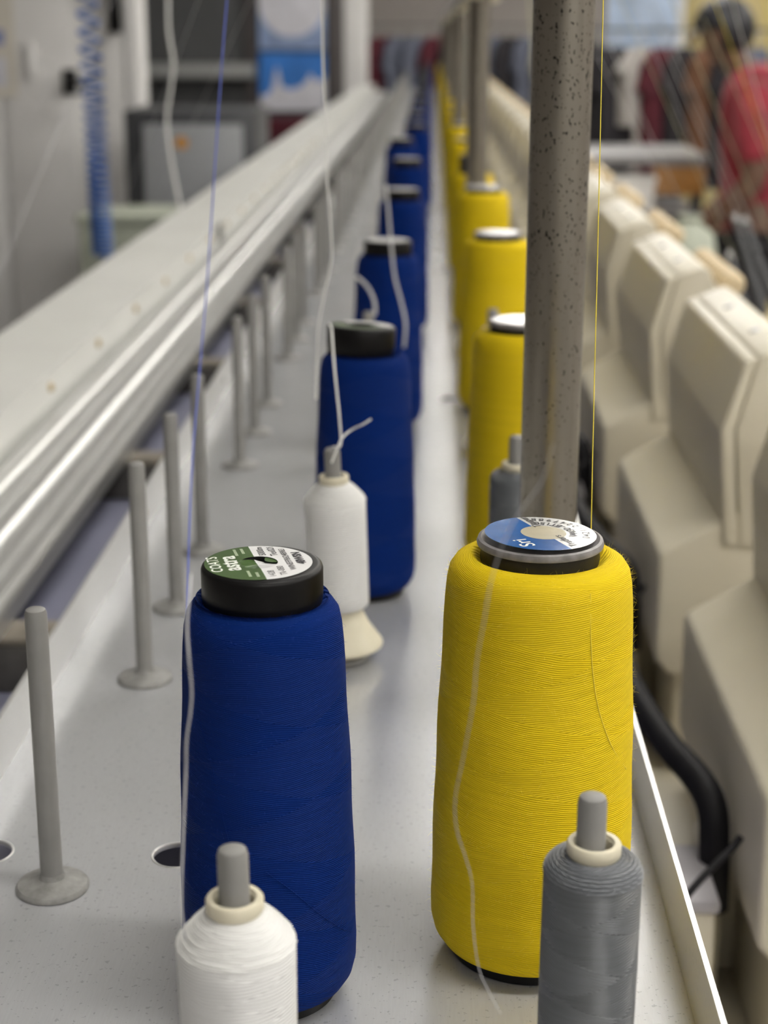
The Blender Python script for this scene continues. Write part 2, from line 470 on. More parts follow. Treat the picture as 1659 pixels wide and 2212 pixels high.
# ribbed aluminium rail on the brackets
prof = [(-.392, -.0495), (-.392, -.022), (-.389, -.0195), (-.372, -.0195), (-.369, -.022), (-.366, -.0225), (-.359, -.0225), (-.357, -.0275), (-.350, -.0275),
        (-.348, -.0245), (-.338, -.0245), (-.335, -.027), (-.331, -.0285), (-.323, -.0285), (-.320, -.0265), (-.317, -.0265), (-.314, -.031), (-.302, -.031),
        (-.299, -.0345), (-.297, -.0325), (-.2945, -.0325), (-.293, -.035), (-.293, -.0495)]
prof = [(-.392 + (x + .392) * .93, z) for x, z in prof]
t = thing('ribbed_rail', 'ribbed aluminium extrusion running beside the bare spool pins', 'rail', (0, 0, 0))
put('rail_extrusion', MB().extrude(prof, .3, YE).me(True, 25), M['rail'], t)
t = thing('cable_trunking', 'pale grey painted trunking behind the ribbed rail', 'trunking', (0, 0, 0))
put('trunking_body', MB().box(-.5024, -.399, .3, YE, -.09, .018).me(False), M['plate'], t)
lid = put('trunking_lid', MB().extrude([(-.506, .010), (-.506, .020), (-.397, .020), (-.397, -.013), (-.3985, -.013), (-.3985, .0185), (-.5045, .0185), (-.5045, .010)], .3, YE).me(True, 30), M['plate'], t)
boltme = MB().lathe([(0, .004), (.004, .0035), (.0055, 0)], 12, close=False).me()
for i in range(18):
    put('lid_bolt', boltme, M['bolt'], lid, (-.3968, 1.40 + .252 * i, .004), (0, PI / 2, 0))
put('trunking_clip', MB().box(-.3968, -.392, 3.02, 3.07, -.012, .018, .001).me(), M['bracket'], t)

# ================================================================ spool pins
pin_me = MB().lathe([(.0049, .002), (.0047, .1275), (.0041, .1294), (.003, .130), (0, .130)], 24, close=False).me()
base_me = MB().lathe([(.0159, .0002), (.0159, .0012), (.0150, .0024), (.0105, .0033), (.0058, .0052), (.0050, .0075)], 32, close=False).me()
pin0 = thing('spool_pin', 'bare grey plastic spool pin on a round base beside the left tray lip', 'spool pin', (0, 0, 0), group='bare spool pins along the left lip')
put('rod', pin_me, M['pin'], pin0)
put('base', base_me, M['pinbase'], pin0)
first = True
def place_pin(x, y, tilt=(0, 0), label=None, group=None, thin=1.0):
    global first
    o = pin0 if first else copy_tree(pin0)
    first = False
    o.location = (x, y, T + .0002); o.rotation_euler = (tilt[0], tilt[1], 0)
    o['label'] = label or 'bare grey plastic spool pin in a set of three beside the left tray lip'
    o['group'] = group or 'bare spool pins along the left lip'
    return o
place_pin(-.163, .631, label='bare grey spool pin standing alone beside the round holes in the tray', group='lone spool pin')
for g in range(21):
    for j in range(3):
        y = .870 + .1215 * j + .483 * g
        if y < YE - .2: place_pin(-.163, y)

# ================================================================ thread cones
def text_mesh(s, size, bold=0.0, squash=1.0):
    c = bpy.data.curves.new('txt', 'FONT')
    c.body = s; c.size = size; c.align_x = 'CENTER'; c.align_y = 'CENTER'; c.offset = bold; c.resolution_u = 3
    o = bpy.data.objects.new('txt', c)
    COL.objects.link(o)
    dg = bpy.context.evaluated_depsgraph_get(); dg.update()
    me = bpy.data.meshes.new_from_object(o.evaluated_get(dg))
    bpy.data.objects.remove(o); bpy.data.curves.remove(c)
    me.materials.clear()
    if squash != 1.0: me.transform(Matrix.Diagonal((squash, 1, 1, 1)))
    return me

def label_text(parent, s, R, x, y, size, m, phi, z, bold=0.0, squash=1.0):
    me = text_mesh(s, size * R, bold * R, squash)
    rot = Matrix.Rotation(phi, 4, 'Z')
    p = rot @ Vector((x * R, y * R, 0))
    me.transform(Matrix.Translation((p.x, p.y, z)) @ rot)
    return put('lettering', me, m, parent)

def arc_text(parent, s, R, rad, a0, a1, size, m, z, bold=0.0):
    """characters along a circle, read anticlockwise with their tops to the centre"""
    n = len(s)
    bmx = bmesh.new()
    for i, ch in enumerate(s):
        a = a0 + (a1 - a0) * (i + .5) / n
        me = text_mesh(ch, size * R, bold * R)
        me.transform(Matrix.Translation((rad * R * math.cos(a), rad * R * math.sin(a), z)) @ Matrix.Rotation(a + PI / 2, 4, 'Z'))
        bmx.from_mesh(me); bpy.data.meshes.remove(me)
    me = bpy.data.meshes.new('arc'); bmx.to_mesh(me); bmx.free()
    return put('lettering', me, m, parent)

def sector(R, y0, side, phi, z, seg=64, hole=0.0, hc=(0, 0)):
    """the part of a disc above (side=1) or below (side=-1) the line y=y0, optionally with a round hole"""
    pts = []
    for i in range(seg * 4):
        a = 2 * PI * i / (seg * 4)
        pts.append((R * math.cos(a), R * math.sin(a)))
    bm = bmesh.new()
    # grid of polar quads clipped by the line
    outer = [bm.verts.new((x, y, 0)) for x, y in pts]
    n = len(outer)
    inner = [bm.verts.new((hc[0] + max(hole, 1e-5) * math.cos(2 * PI * i / n), hc[1] + max(hole, 1e-5) * math.sin(2 * PI * i / n), 0)) for i in range(n)]
    for i in range(n):
        j = (i + 1) % n
        bm.faces.new((inner[i], outer[i], outer[j], inner[j]))
    bmesh.ops.bisect_plane(bm, geom=bm.verts[:] + bm.edges[:] + bm.faces[:], plane_co=(0, y0, 0), plane_no=(0, side, 0), clear_inner=True)
    me = bpy.data.meshes.new('sector'); bm.to_mesh(me); bm.free()
    me.transform(Matrix.Translation((0, 0, z)) @ Matrix.Rotation(phi, 4, 'Z'))
    finish(me, False)
    return me

def body_profile(rt, rb, zt, rcap, bulge=.0006, zb=.007):
    p = [(rcap * .9, zt - .0035), (rcap + .0004, zt - .0012), (rcap + .0022, zt), (rt - .0060, zt - .0008), (rt - .0030, zt - .0026), (rt - .0010, zt - .0056), (rt, zt - .0105)]
    n = 18
    for i in range(1, n):
        f = i / n
        z = (zt - .0105) + (.024 - zt + .0105) * f
        p.append((rt + (rb - rt) * f ** .9 + bulge * math.sin(f * 19) * .35 + bulge * math.sin(f * PI), z))
    p += [(rb, .024), (rb - .0002, .016), (rb - .0014, .0108), (rb - .0040, .0066), (rb - .0075, .0045), (rb - .011, .0036)]
    return p

def cone(name, label, loc, rot, wind, capr, rt, rb, zt, ztop, capmat, group=None, base_r=None, collar=True, share=None):
    t = thing(name, label, 'thread cone', (loc[0], loc[1], .0002), rot, group)
    if share:
        put('thread_winding', share[0], wind, t); put('cap', share[1], capmat, t); put('base_ring', share[2], M['black'], t)
        if len(share) > 3: put('cap_rim', share[3], M['rim'], t)
        return t, share
    me = MB().lathe(body_profile(rt, rb, zt, capr), 96, close=False).me(True, 60)
    if capmat is M['black']:
        cp = MB().lathe([(capr - .0012, zt - .006), (capr - .0004, zt - .002), (capr, zt + .001), (capr, ztop - .0018), (capr - .0004, ztop - .0007), (capr - .0013, ztop - .0001), (capr - .0022, ztop), (.0078, ztop), (.0075, ztop - .004), (.0075, ztop - .05)], 64, close=False).me(True, 50)
    else:
        cp = MB().lathe([(capr - .0022, zt - .006), (capr - .0014, zt - .001), (capr - .0018, ztop - .0034)], 64, close=False).me(True, 40)
        rimme = MB().lathe([(capr - .0018, ztop - .0034), (capr - .0002, ztop - .0028), (capr, ztop - .0018), (capr - .0005, ztop - .0004), (capr - .0016, ztop), (capr - .0034, ztop - .0012), (.0078, ztop - .0012), (.0075, ztop - .004), (.0075, ztop - .05)], 64, close=False).me(True, 40)
    br = base_r or rb - .0080
    bs = MB().lathe([(br - .004, 0), (br, .0006), (br, .0040), (br - .0045, .0060)], 64, close=True).me(True, 40)
    put('thread_winding', me, wind, t); put('cap', cp, capmat, t); put('base_ring', bs, M['black'], t)
    if capmat is M['darkcap']: put('cap_rim', rimme, M['rim'], t); return t, (me, cp, bs, rimme)
    return t, (me, cp, bs)

def fuzz(parent, prof, n, m, lmin, lmax, seed, width=.00004):
    """loose fibres standing off the wound surface"""
    rnd = random.Random(seed); v = []; f = []
    prof = prof[2:-3]
    segs = [(prof[i], prof[i + 1], math.hypot(prof[i + 1][0] - prof[i][0], prof[i + 1][1] - prof[i][1])) for i in range(len(prof) - 1)]
    wts = [s[2] * (3.0 if i < 4 else 1.0) for i, s in enumerate(segs)]
    for _ in range(n):
        (r0, z0), (r1, z1), L_ = rnd.choices(segs, wts)[0]
        u = rnd.random(); r, z = r0 + (r1 - r0) * u, z0 + (z1 - z0) * u
        a = rnd.uniform(0, 2 * PI)
        er = Vector((math.cos(a), math.sin(a), 0)); et = Vector((-math.sin(a), math.cos(a), 0)); ez = Vector((0, 0, 1))
        nrm = (er * (z0 - z1) + ez * (r1 - r0)).normalized()
        if nrm.dot(er) < 0 and nrm.z < 0: nrm = -nrm
        d = (nrm * rnd.uniform(.35, 1.0) + et * rnd.uniform(-1, 1) + ez * rnd.uniform(-.6, .6)).normalized()
        ln = rnd.uniform(lmin, lmax); p = er * r + ez * z - nrm * .0002
        cv = (et * rnd.uniform(-1, 1) + ez * rnd.uniform(-1, 1)) * ln * .5
        side = d.cross(Vector((rnd.uniform(-1, 1), rnd.uniform(-1, 1), rnd.uniform(-1, 1)))).normalized()
        s2 = d.cross(side)
        base = len(v)
        for q in range(4):
            s = q / 3; c = p + d * (ln * s) + cv * s * s; w_ = width * (1 - .6 * s)
            v += [c + side * w_, c - side * .5 * w_ + s2 * .87 * w_, c - side * .5 * w_ - s2 * .87 * w_]
        for q in range(3):
            b0 = base + q * 3
            for e in range(3):
                g = (e + 1) % 3
                f.append((b0 + e, b0 + g, b0 + 3 + g, b0 + 3 + e))
    me = bpy.data.meshes.new('fuzz'); me.from_pydata([tuple(q) for q in v], [], f); me.update()
    o = put('fuzz', me, m, parent); o['kind'] = 'stuff'
    return o

# --- blue cones
BX = [(-.0600, .5567), (-.0418, 1.0305), (-.0398, 1.5156), (-.0360, 2.03), (-.037, 2.54), (-.0555, 3.04)]
for k in range(6, 22): BX.append((-.034 + .003 * math.sin(k * 2.3), .5567 + .4925 * k))
BP = dict(capr=.0222, rt=.0290, rb=.0338, zt=.1632, ztop=.1755)
b1, shareB = cone('blue_thread_cone', 'royal blue thread cone with green and white printed label', BX[0], (0, 0, 0), M['blue'], capmat=M['black'], **BP)
zl = BP['ztop'] + .0002; R = .0196; phi = math.radians(106)
lab = put('label', sector(R, 0.02 * R, -1, phi, zl, hole=.36 * R, hc=(0, 0)), M['wlabel'], b1)
gr = put('label_green_field', sector(R, 0.02 * R, 1, phi, zl, hole=.36 * R), M['green'], b1)
# the label over the middle hole is pushed in
def dip(R, y0, side):
    me = sector(R, y0, side, 0, 0)
    bm = bmesh.new(); bm.from_mesh(me)
    bmesh.ops.subdivide_edges(bm, edges=bm.edges[:], cuts=3)
    bmesh.ops.bisect_plane(bm, geom=bm.verts[:] + bm.edges[:] + bm.faces[:], plane_co=(R * .55, -R * .45, 0), plane_no=(-.75, .66, 0), clear_inner=True)
    for v in bm.verts: v.co.z -= .0007 * (1 - (v.co.length / R) ** 2) + max(0, .0016 * (v.co.x * .75 - v.co.y * .66) / R)
    bm.to_mesh(me); bm.free()
    me.transform(Matrix.Translation((0, 0, zl)) @ Matrix.Rotation(phi, 4, 'Z')); finish(me, True, 60)
    return me
put('pushed_in_flap', dip(.36 * R, .02 * R, 1), M['green'], b1)
put('pushed_in_flap', dip(.36 * R, .02 * R, -1), M['wlabel'], b1)
lens = [( .36 * R * math.cos(a), .36 * R * math.sin(a)) for a in [math.radians(-95 + 8 * i) for i in range(9)]]
c0 = Vector((lens[0][0], lens[0][1], 0)); c1 = Vector((lens[-1][0], lens[-1][1], 0)); mid = (c0 + c1) / 2
inn = [(c1.lerp(c0, i / 8) - mid.normalized() * (.13 * R * math.sin(PI * i / 8))) for i in range(1, 8)]
le = mesh([(x, y, 0) for x, y in lens] + [tuple(p) for p in inn], [tuple(range(len(lens) + len(inn)))], False)
le.transform(Matrix.Translation((0, 0, zl - .0003)) @ Matrix.Rotation(phi, 4, 'Z'))
put('torn_green_flap', le, M['green'], b1)
zt_ = zl + .00008
label_text(gr, 'COATS', R, .06, .80, .30, M['inkw'], phi, zt_, .004, .92)
label_text(gr, 'astra', R, .06, .52, .46, M['inkw'], phi, zt_, .012, .95)
for x, y, hw in ((-.62, .28, .17), (-.70, .14, .13), (.66, .32, .20), (.72, .18, .16)):       # small print too fine to read
    me = MB().box((x - hw) * R, (x + hw) * R, (y - .028) * R, (y + .028) * R, 0, .00003).me(False)
    me.transform(Matrix.Translation((0, 0, zt_)) @ Matrix.Rotation(phi, 4, 'Z'))
    put('small_print', me, M['inkpale'], gr)
for s, x, y, sz, bo in (('1428', -.70, -.13, .18, 0), ('Tk-080', -.56, -.34, .18, 0), ('5000m', .64, -.16, .19, .002), ('Tex021', .60, -.37, .19, .002), ('WINEFP86248983', .06, -.56, .17, .001), ('48WSN', .08, -.78, .22, .012)):
    label_text(lab, s, R, x, y, sz, M['ink'], phi, zt_, bo)
for o in list(b1.children):
    if o.name.split('.')[0] in ('label', 'label_green_field', 'pushed_in_flap', 'torn_green_flap'): o.location.x = -.0013
fuzz(b1, body_profile(BP['rt'], BP['rb'], BP['zt'], BP['capr']), 2200, M['fuzzb'], .0006, .0022, 3, .00003)

b2, _ = cone('blue_thread_cone', 'royal blue thread cone whose tilted black cap has a torn label', BX[1], (0, 0, .5), M['blue'], capmat=M['black'], share=(shareB[0], shareB[1], shareB[2]), **BP)
capo = [c for c in b2.children if c.name.startswith('cap')][0]
capo.location = (-.0105, 0, .0045); capo.rotation_euler = (math.radians(-1), math.radians(3.2), 0)
z2 = BP['ztop'] + .0002
l2 = put('torn_label', sector(.0195, -.004, -1, math.radians(120), z2, hole=.0112), M['wlabel'], b2)
l3 = put('torn_label', sector(.0195, .0015, 1, math.radians(120), z2, hole=.0112), M['green'], b2)
for o in (l2, l3): o.location = capo.location; o.rotation_euler = capo.rotation_euler
disc_me = MB().disc(.0190, BP['ztop'] + .0002).me(False)
for k in range(2, len(BX)):
    o, _ = cone('blue_thread_cone', 'royal blue thread cone with a plain white label on its black cap', BX[k], (0, 0, k * 1.3), M['blue'], capmat=M['black'], group='blue cones with plain white labels along the tray', share=shareB, **BP)
    put('label', disc_me, M['wlabel'], o)

# --- yellow cones
YX = [(.0430, .5924), (.0625, 1.0821), (.0650, 1.5827), (.0652, 2.07), (.0640, 2.56)]
for k in range(5, 22): YX.append((.0645 + .0010 * math.sin(k * 1.7), .5924 + .4925 * k))
YX[0] = (.0430, .5924)
YP = dict(capr=.0243, rt=.0355, rb=.0403, zt=.1690, ztop=.1755)
y1, shareY = cone('yellow_thread_cone', 'yellow thread cone with blue and silver printed label before the steel pole', YX[0], (0, 0, 0), M['yellow'], capmat=M['darkcap'], **YP)
R = .0213; phi = math.radians(116); zl = YP['ztop'] + .0004
def tiltz(me):       # the label sits a little crooked, its blue edge lifted
    for v in me.vertices: v.co.z += .0010 - .028 * v.co.x * .9
    return me
sl = put('label', tiltz(sector(R, -.06 * R, -1, phi, zl)), M['silver'], y1)
bl = put('label_blue_field', tiltz(sector(R, -.06 * R, 1, phi, zl)), M['bluelabel'], y1)
put('tan_hole_backing', tiltz(MB().disc(.41 * R, zl + .00006, 48, (.0012, .0008)).me(False)), M['tan'], y1)
zt_ = zl + .00014
tx = [label_text(bl, 'Sri', R, -.42, .56, .40, M['inkw'], phi, zt_, .004),
      label_text(sl, 'Traders', R, -.56, -.20, .21, M['ink'], phi, zt_, .003), label_text(sl, 'Tirupur', R, .66, -.16, .21, M['ink'], phi, zt_, .003),
      arc_text(sl, 'V4430-BT150', R, .60, math.radians(-14), math.radians(98), .21, M['ink'], zt_, .004),
      arc_text(sl, '0421-2247988', R, .83, math.radians(-18), math.radians(100), .20, M['ink'], zt_, .001)]
for o in tx: tiltz(o.data)
fuzz(y1, body_profile(YP['rt'], YP['rb'], YP['zt'], YP['capr']), 3600, M['fuzzy'], .0008, .0030, 5, .00003)
def strand(parent, loc, prof, pix, r, m):
    """a strand lying on the wound surface, laid along picture points"""
    body_ = [q for q in prof[5:-5]]
    pts = []
    for (u, v) in pix:
        Y = loc[1] - .03
        for _ in range(6):
            p = at(u, v, Y)
            zz = min(max(p.z, body_[-1][1]), body_[0][1])
            for (r0, z0), (r1, z1) in zip(body_, body_[1:]):
                if z1 <= zz <= z0: rr = r0 + (r1 - r0) * (z0 - zz) / max(z0 - z1, 1e-9)
            dx = max(-rr, min(rr, p.x - loc[0]))
            Y = loc[1] - math.sqrt(max(rr * rr - dx * dx, 0))
        a = math.atan2(Y - loc[1], dx)
        pts.append(((rr + r * .6) * math.cos(a), (rr + r * .6) * math.sin(a), zz))
    put('loose_strand', MB().tube(smooth_path(pts, 10), r, 6).me(), m, parent)
strand(y1, YX[0], body_profile(YP['rt'], YP['rb'], YP['zt'], YP['capr']), [(1276, 1262), (1276, 1380), (1282, 1470), (1296, 1545), (1322, 1615), (1352, 1662)], .00020, M['thry'])
strand(b1, BX[0], body_profile(BP['rt'], BP['rb'], BP['zt'], BP['capr']), [(575, 1885), (630, 1925), (690, 1975), (735, 2005), (758, 2013)], .00022, M['blue'])
strand(b1, BX[0], body_profile(BP['rt'], BP['rb'], BP['zt'], BP['capr']), [(432, 1560), (455, 1640), (480, 1760), (500, 1840)], .00018, M['blue'])
disc_y = MB().disc(.0205, YP['ztop'] + .0002).me(False)
YPS = dict(capr=.0235, rt=.0330, rb=.0368, zt=.1690, ztop=.1755)
shareS = None
YP2 = dict(capr=.0215, rt=.0325, rb=.0365, zt=.152, ztop=.1790)
for k in range(1, len(YX)):
    if k == 4:
        o, _ = cone('yellow_thread_cone', 'yellow thread cone with a black cap standing proud of the thread', YX[k], (0, 0, 0), M['yellow'], capmat=M['black'], **YP2)
        put('label', MB().disc(.0195, YP2['ztop'] + .0002).me(False), M['bluelabel'], o)
    else:
        o, shareS = cone('yellow_thread_cone', 'yellow thread cone with a plain silver label on its cap', YX[k], (0, 0, k * 1.1), M['yellow'], capmat=M['darkcap'], group='yellow cones with plain silver labels along the tray', share=shareS, **YPS)
        put('label', disc_y, M['wlabel'], o)

# --- small spools on pins
def spool_meshes(rtop, rbot, zsh, shoulder):
    tube = MB().lathe([(.0064, .1150), (.0066, .1155), (.0074, .1155), (.0078, .1150), (.0078, .1085), (.0078, .1080), (.0085, .030), (.0125, .026), (.0165, .016), (.0215, .0075), (.0240, .0035), (.0244, .0018), (.0240, .0062 - .0055), (.0200, .0), (.0070, .004), (.0060, .1146), (.0064, .1150)], 48, close=False).me(True, 35)
    pr = [(.0077, .1112)]
    if shoulder == 'cone':
        for i in range(9): f = i / 8; pr.append((.0080 + (rtop - .0080) * f ** .85, .1110 - (.1110 - zsh) * f ** 1.15))
    else:
        for i in range(9): f = i / 8; pr.append((.0080 + (rtop - .0080) * math.sin(f * PI / 2), .1110 - (.1110 - zsh) * (1 - math.cos(f * PI / 2))))
    n = 10
    for i in range(1, n + 1): f = i / n; pr.append((rtop + (rbot - rtop) * f, zsh - (zsh - .030) * f))
    pr += [(rbot - .001, .0285), (.0118, .0275)]
    return tube, MB().lathe(pr, 72, close=False).me(True, 45), pr
def ridges(pr, n, rw):
    """separate turns of thread lying on the sloping shoulder"""
    sh = [Vector((r, z)) for r, z in pr[1:10]]
    acc = [0]
    for a, b in zip(sh, sh[1:]): acc.append(acc[-1] + (b - a).length)
    pts = []
    for i in range(n * 28 + 1):
        d = acc[-1] * i / (n * 28); a = 2 * PI * i / 28
        k = max(q for q in range(len(sh) - 1) if acc[q] <= d + 1e-9)
        p = sh[k].lerp(sh[k + 1], (d - acc[k]) / (acc[k + 1] - acc[k]))
        pts.append(((p.x + .0001) * math.cos(a), (p.x + .0001) * math.sin(a), p.y + .0001))
    return MB().tube(pts, rw, 5).me()
sw = spool_meshes(.0180, .0172, .1000, 'cone')
sg = spool_meshes(.0158, .0158, .1045, 'round')
WX = [(-.0552, .4277), (-.0505, .9073), (-.0516, 1.3850), (-.052, 1.865), (-.052, 2.345), (-.052, 2.83)]
GX = [(.0528, .4657), (.0526, .9404), (.0547, 1.4034), (.055, 1.88), (.055, 2.36), (.055, 2.84)]
for me_ in (sw[0], sw[1], sg[0], sg[1]):
    me_.transform(Matrix.Diagonal((1, 1, .915, 1)))
ZS = .915
def spool(name, label, loc, meshes, m, tilt, group=None):
    t = thing(name, label, 'thread spool', (loc[0], loc[1], .0078), tilt, group)
    put('tube', meshes[0], M['cream'], t); put('thread_winding', meshes[1], m, t)
    put('collar_ring', MB().lathe([(.0063, .1150), (.0066, .1160), (.0082, .1161), (.0087, .1153), (.0087, .1118), (.0080, .1108)], 48, close=False).me(True, 40), M['creamring'], t).scale = (1, 1, ZS)
    return t
for k, p in enumerate(WX):
    lb = ('white thread spool in front of the blue cone with the printed label' if k == 0 else 'white thread spool with a stray thread end, on cream flared base' if k == 1 else 'white thread spool half hidden between two blue cones')
    lean = math.radians(-2.4) if k == 1 else math.radians(-.6)
    o = spool('white_thread_spool', lb, p, sw, M['white'], (0, lean, 0), None if k < 2 else 'white spools between the blue cones')
    if k < 2: put('loose_turns', ridges(sw[2], 11, .00030), M['thrw'], o).scale = (1, 1, ZS)
    place_pin(p[0], p[1], (0, lean), 'grey spool pin standing up out of a white thread spool', 'pins holding the white spools')
for k, p in enumerate(GX):
    lb = ('grey thread spool with ivory collar before the first yellow cone' if k == 0 else 'grey thread spool beside the foot of the pitted steel pole' if k == 1 else 'grey thread spool half hidden between two yellow cones')
    o = spool('grey_thread_spool', lb, (p[0] + (.0005 if k == 0 else 0), p[1]), sg, M['grey'], (0, math.radians(.3 if k == 0 else 0), 0), None if k < 2 else 'grey spools between the yellow cones')
    if k == 0: put('loose_turns', ridges(sg[2], 8, .00030), M['turns'], o).scale = (1, 1, ZS)
    place_pin(p[0], p[1], (0, 0), 'grey spool pin standing up out of a grey thread spool', 'pins holding the grey spools')

# ================================================================ steel poles and thread guide bar
pole_me = MB().lathe([(.0146, .0), (.0146, .42)], 40).me(True, 40)
foot_me = MB().lathe([(.020, 0), (.020, .003), (.0168, .005), (.0148, .006)], 32, close=True).me()
for k in range(7):
    y = .80 + 1.458 * k
    o = thing('steel_pole', 'pitted steel pole rising from the tray behind the printed yellow cone' if k == 0 else 'plain steel pole further along the row of yellow cones', 'pole', (.0615, y, .0002), group=None if k == 0 else 'steel poles along the yellow cones')
    put('pole_tube', pole_me, M['pole'], o); put('pole_foot', foot_me, M['lip'], o)
t = thing('guide_bar', 'thread guide bar resting on top of the steel poles', 'guide bar', (0, 0, 0))
put('bar', MB().box(.048, .076, .62, YE, .4204, .436, .002).me(), M['lip'], t)
eye = MB().lathe([(.004, .4204), (.004, .412), (.009, .410), (.011, .406), (.008, .402), (0, .401)], 16, close=False).me()
for k in range(40):
    put('thread_guide', eye, M['creamring'], t, (.084 - .03 * (k % 2), .95 + .243 * k, .0))
put('arm', MB().box(.074, .10, .9, YE, .418, .424).me(), M['lip'], t)

# ================================================================ machine heads on the right
HL = .344
cover = [(.2635, -.078), (.255, .026), (.2725, .088), (.2835, .0925), (.2670, .0275), (.2760, -.078)]
bodyp = [(.2778, -.070), (.2685, .0275), (.2850, .0930), (.3120, .1035), (.322, .0985), (.338, .050), (.348, -.05), (.348, -.080), (.2778, -.080)]
lower = [(.2075, -.088), (.2755, -.0475), (.300, -.040), (.352, -.040), (.352, -.205), (.222, -.205), (.2085, -.19)]
me_c = rounded_extrude(cover, 0, HL, .0028); me_b = rounded_extrude(bodyp, .001, HL - .001, .0022); me_l = rounded_extrude(lower, .004, HL - .004, .005)
scr = MB().lathe([(0, .0012), (.0045, .0012), (.0055, 0), (.0055, -.002)], 16, close=False).me()
kn = MB()
pr = []
for i in range(10):
    for q, rr in ((0, .0105), (.3, .0150), (.7, .0150), (1.0, .0105)): pr.append((rr, (i + q) * .024))
kn.lathe([(.006, -.002)] + pr + [(.006, .242)], 20)
kn_me = kn.me(True, 30)
stem_me = MB().box(.235, .335, .06, .195, -.33, -.2055, .004).me()
arm_me = MB().box(.325, .357, .09, .29, .045, .068, .003).me()
nut_me = MB().box(-.008, .008, -.006, .006, -.008, .008, .002).me()
def head(k):
    y = .900 + .486 * k
    o = thing('sewing_head', 'cream enamel machine head with two screws in its sloping top' , 'machine head', (0, y, 0), group='cream machine heads in a row beside the tray')
    put('side_cover', me_c, M['headp'], o); ub = put('upper_body', me_b, M['headp'], o); put('lower_housing', me_l, M['head2'], o)
    put('stem', stem_me, M['bed'], o)
    for yy in (.10, .235):
        put('screw', scr, M['steel'], ub, (.299, yy, .0988), (0, -math.atan2(.0105, .027), 0))
    a = put('knob_arm', arm_me, M['head2'], o)
    put('knob_roller', kn_me, M['knob'], a, (.362, .310, .072), (PI / 2, 0, 0))
    return o
for k in range(22): head(k)

# black hoses sagging from each head down beside the tray
def px_early(*ps): return [at(*p) for p in ps]
HP = [at(1262, 1180, 1.50), at(1330, 1370, 1.28), at(1362, 1480, 1.17), at(1432, 1595, 1.09), at(1505, 1680, 1.03), at(1538, 1745, 1.0), at(1543, 1830, .99), at(1540, 1960, .99)]
for k in range(6):
    o = put('black_hose', MB().tube(smooth_path([p + Vector((0, .486 * k, 0)) for p in HP]), .0105, 12).me(), M['rubber'])
    tag(o, 'thick black rubber hose sagging beside a cream machine head', 'hose', 'black hoses beside the machine heads')
    y = 1.18 + .486 * k
    pts = [p + Vector((0, .486 * k, 0)) for p in px_early((1600, 1808, .930), (1582, 1832, .925), (1545, 1868, .915), (1500, 1915, .90), (1440, 1990, .885))]
    o = put('thin_cable', MB().tube(smooth_path(pts), .0024, 8).me(), M['rubber'])
    tag(o, 'thin dark cable under a black hose beside the tray', 'cable', 'thin cables beside the machine heads')
for k in range(3):
    y = .965 + .486 * k
    o = thing('junction_box', 'small grey junction box below the right tray lip', 'box', (.165, y, -.33), group='grey junction boxes on the machine bed')
    put('box_body', MB().box(-.030, .024, -.03, .045, 0, .145, .004).me(), M['bed'], o)
    put('box_lid', MB().box(-.032, .026, -.032, .047, .1452, .155, .003).me(), M['boxg'], o)
# dark thread tubes standing up beyond the heads
for i, (a, b, Y0, Y1) in enumerate((((1590, 480), (1659, 700), 2.75, 2.55), ((1612, 486), (1690, 700), 2.75, 2.55), ((1578, 560), (1640, 760), 2.8, 2.6))):
    p, q = at(*a, Y0), at(*b, Y1)
    q2 = q + (q - p) * .8; q2.z = max(q2.z, -.32)
    o = thing('thread_tube', 'dark thread guide tube with a shiny tip beyond the machine heads', 'tube', (0, 0, 0), group='thread guide tubes')
    put('tube_body', MB().tube([p, q, q2], .0055, 10).me(), M['frame'], o)
    d = (p - q).normalized()
    put('tube_tip', MB().tube([p, p + d * .018], .0062, 10, .004).me(), M['steel'], o)

# ================================================================ threads
def thread(name, label, pts, r, m, group=None, cat='thread'):
    o = put(name, MB().tube(smooth_path(pts, 10), r, 6).me(), m)
    return tag(o, label, cat, group)
def px(*ps): return [at(*p) for p in ps]
top1 = at(1303, 0, .655)
thread('yellow_thread', 'taut yellow thread rising from the cone with blue and silver label',
       [Vector((.068, .625, .1555))] + px((1277, 1210, .617), (1277, 1140, .62), (1283, 860, .63), (1291, 540, .64), (1303, 0, .655)) + [top1 + (top1 - at(1291, 540, .64)) * .45], .00022, M['thry'])
thread('white_thread', 'loose white thread hanging above the second blue cone', px((683, 862, 1.01), (685, 770, 1.02), (689, 700, 1.02), (700, 640, 1.02), (713, 580, 1.02), (717, 540, 1.02), (712, 450, 1.02), (707, 390, 1.02), (704, 260, 1.02), (698, 150, 1.02), (696, 0, 1.02), (697, -150, 1.02)), .0007, M['thrw'])
thread('white_thread', 'white thread running from the spool tip up to the torn label cap', [Vector((-.055, .906, .131))] + px((736, 960, .905), (733, 900, .91), (729, 860, .92), (723, 800, .93), (719, 750, .95), (716, 710, .97), (712, 700, 1.0)), .00065, M['thrw'])
thread('white_thread_end', 'short stray white thread end sticking out from the spool tip', px((716, 1000, .895), (729, 968, .897), (740, 945, .90), (760, 928, .905), (785, 916, .90), (802, 905, .90)), .0006, M['thrw'])
thread('white_thread', 'white thread lying against the left side of the first blue cone', px((401, 2030, 0.400), (392, 1950, 0.400), (396, 1800, 0.405), (401, 1680, 0.410), (403, 1600, 0.410), (411, 1540, 0.410), (414, 1490, 0.410), (408, 1420, 0.410), (404, 1350, 0.415), (409, 1290, 0.420), (413, 1240, 0.430)), .0003, M['thrg'])
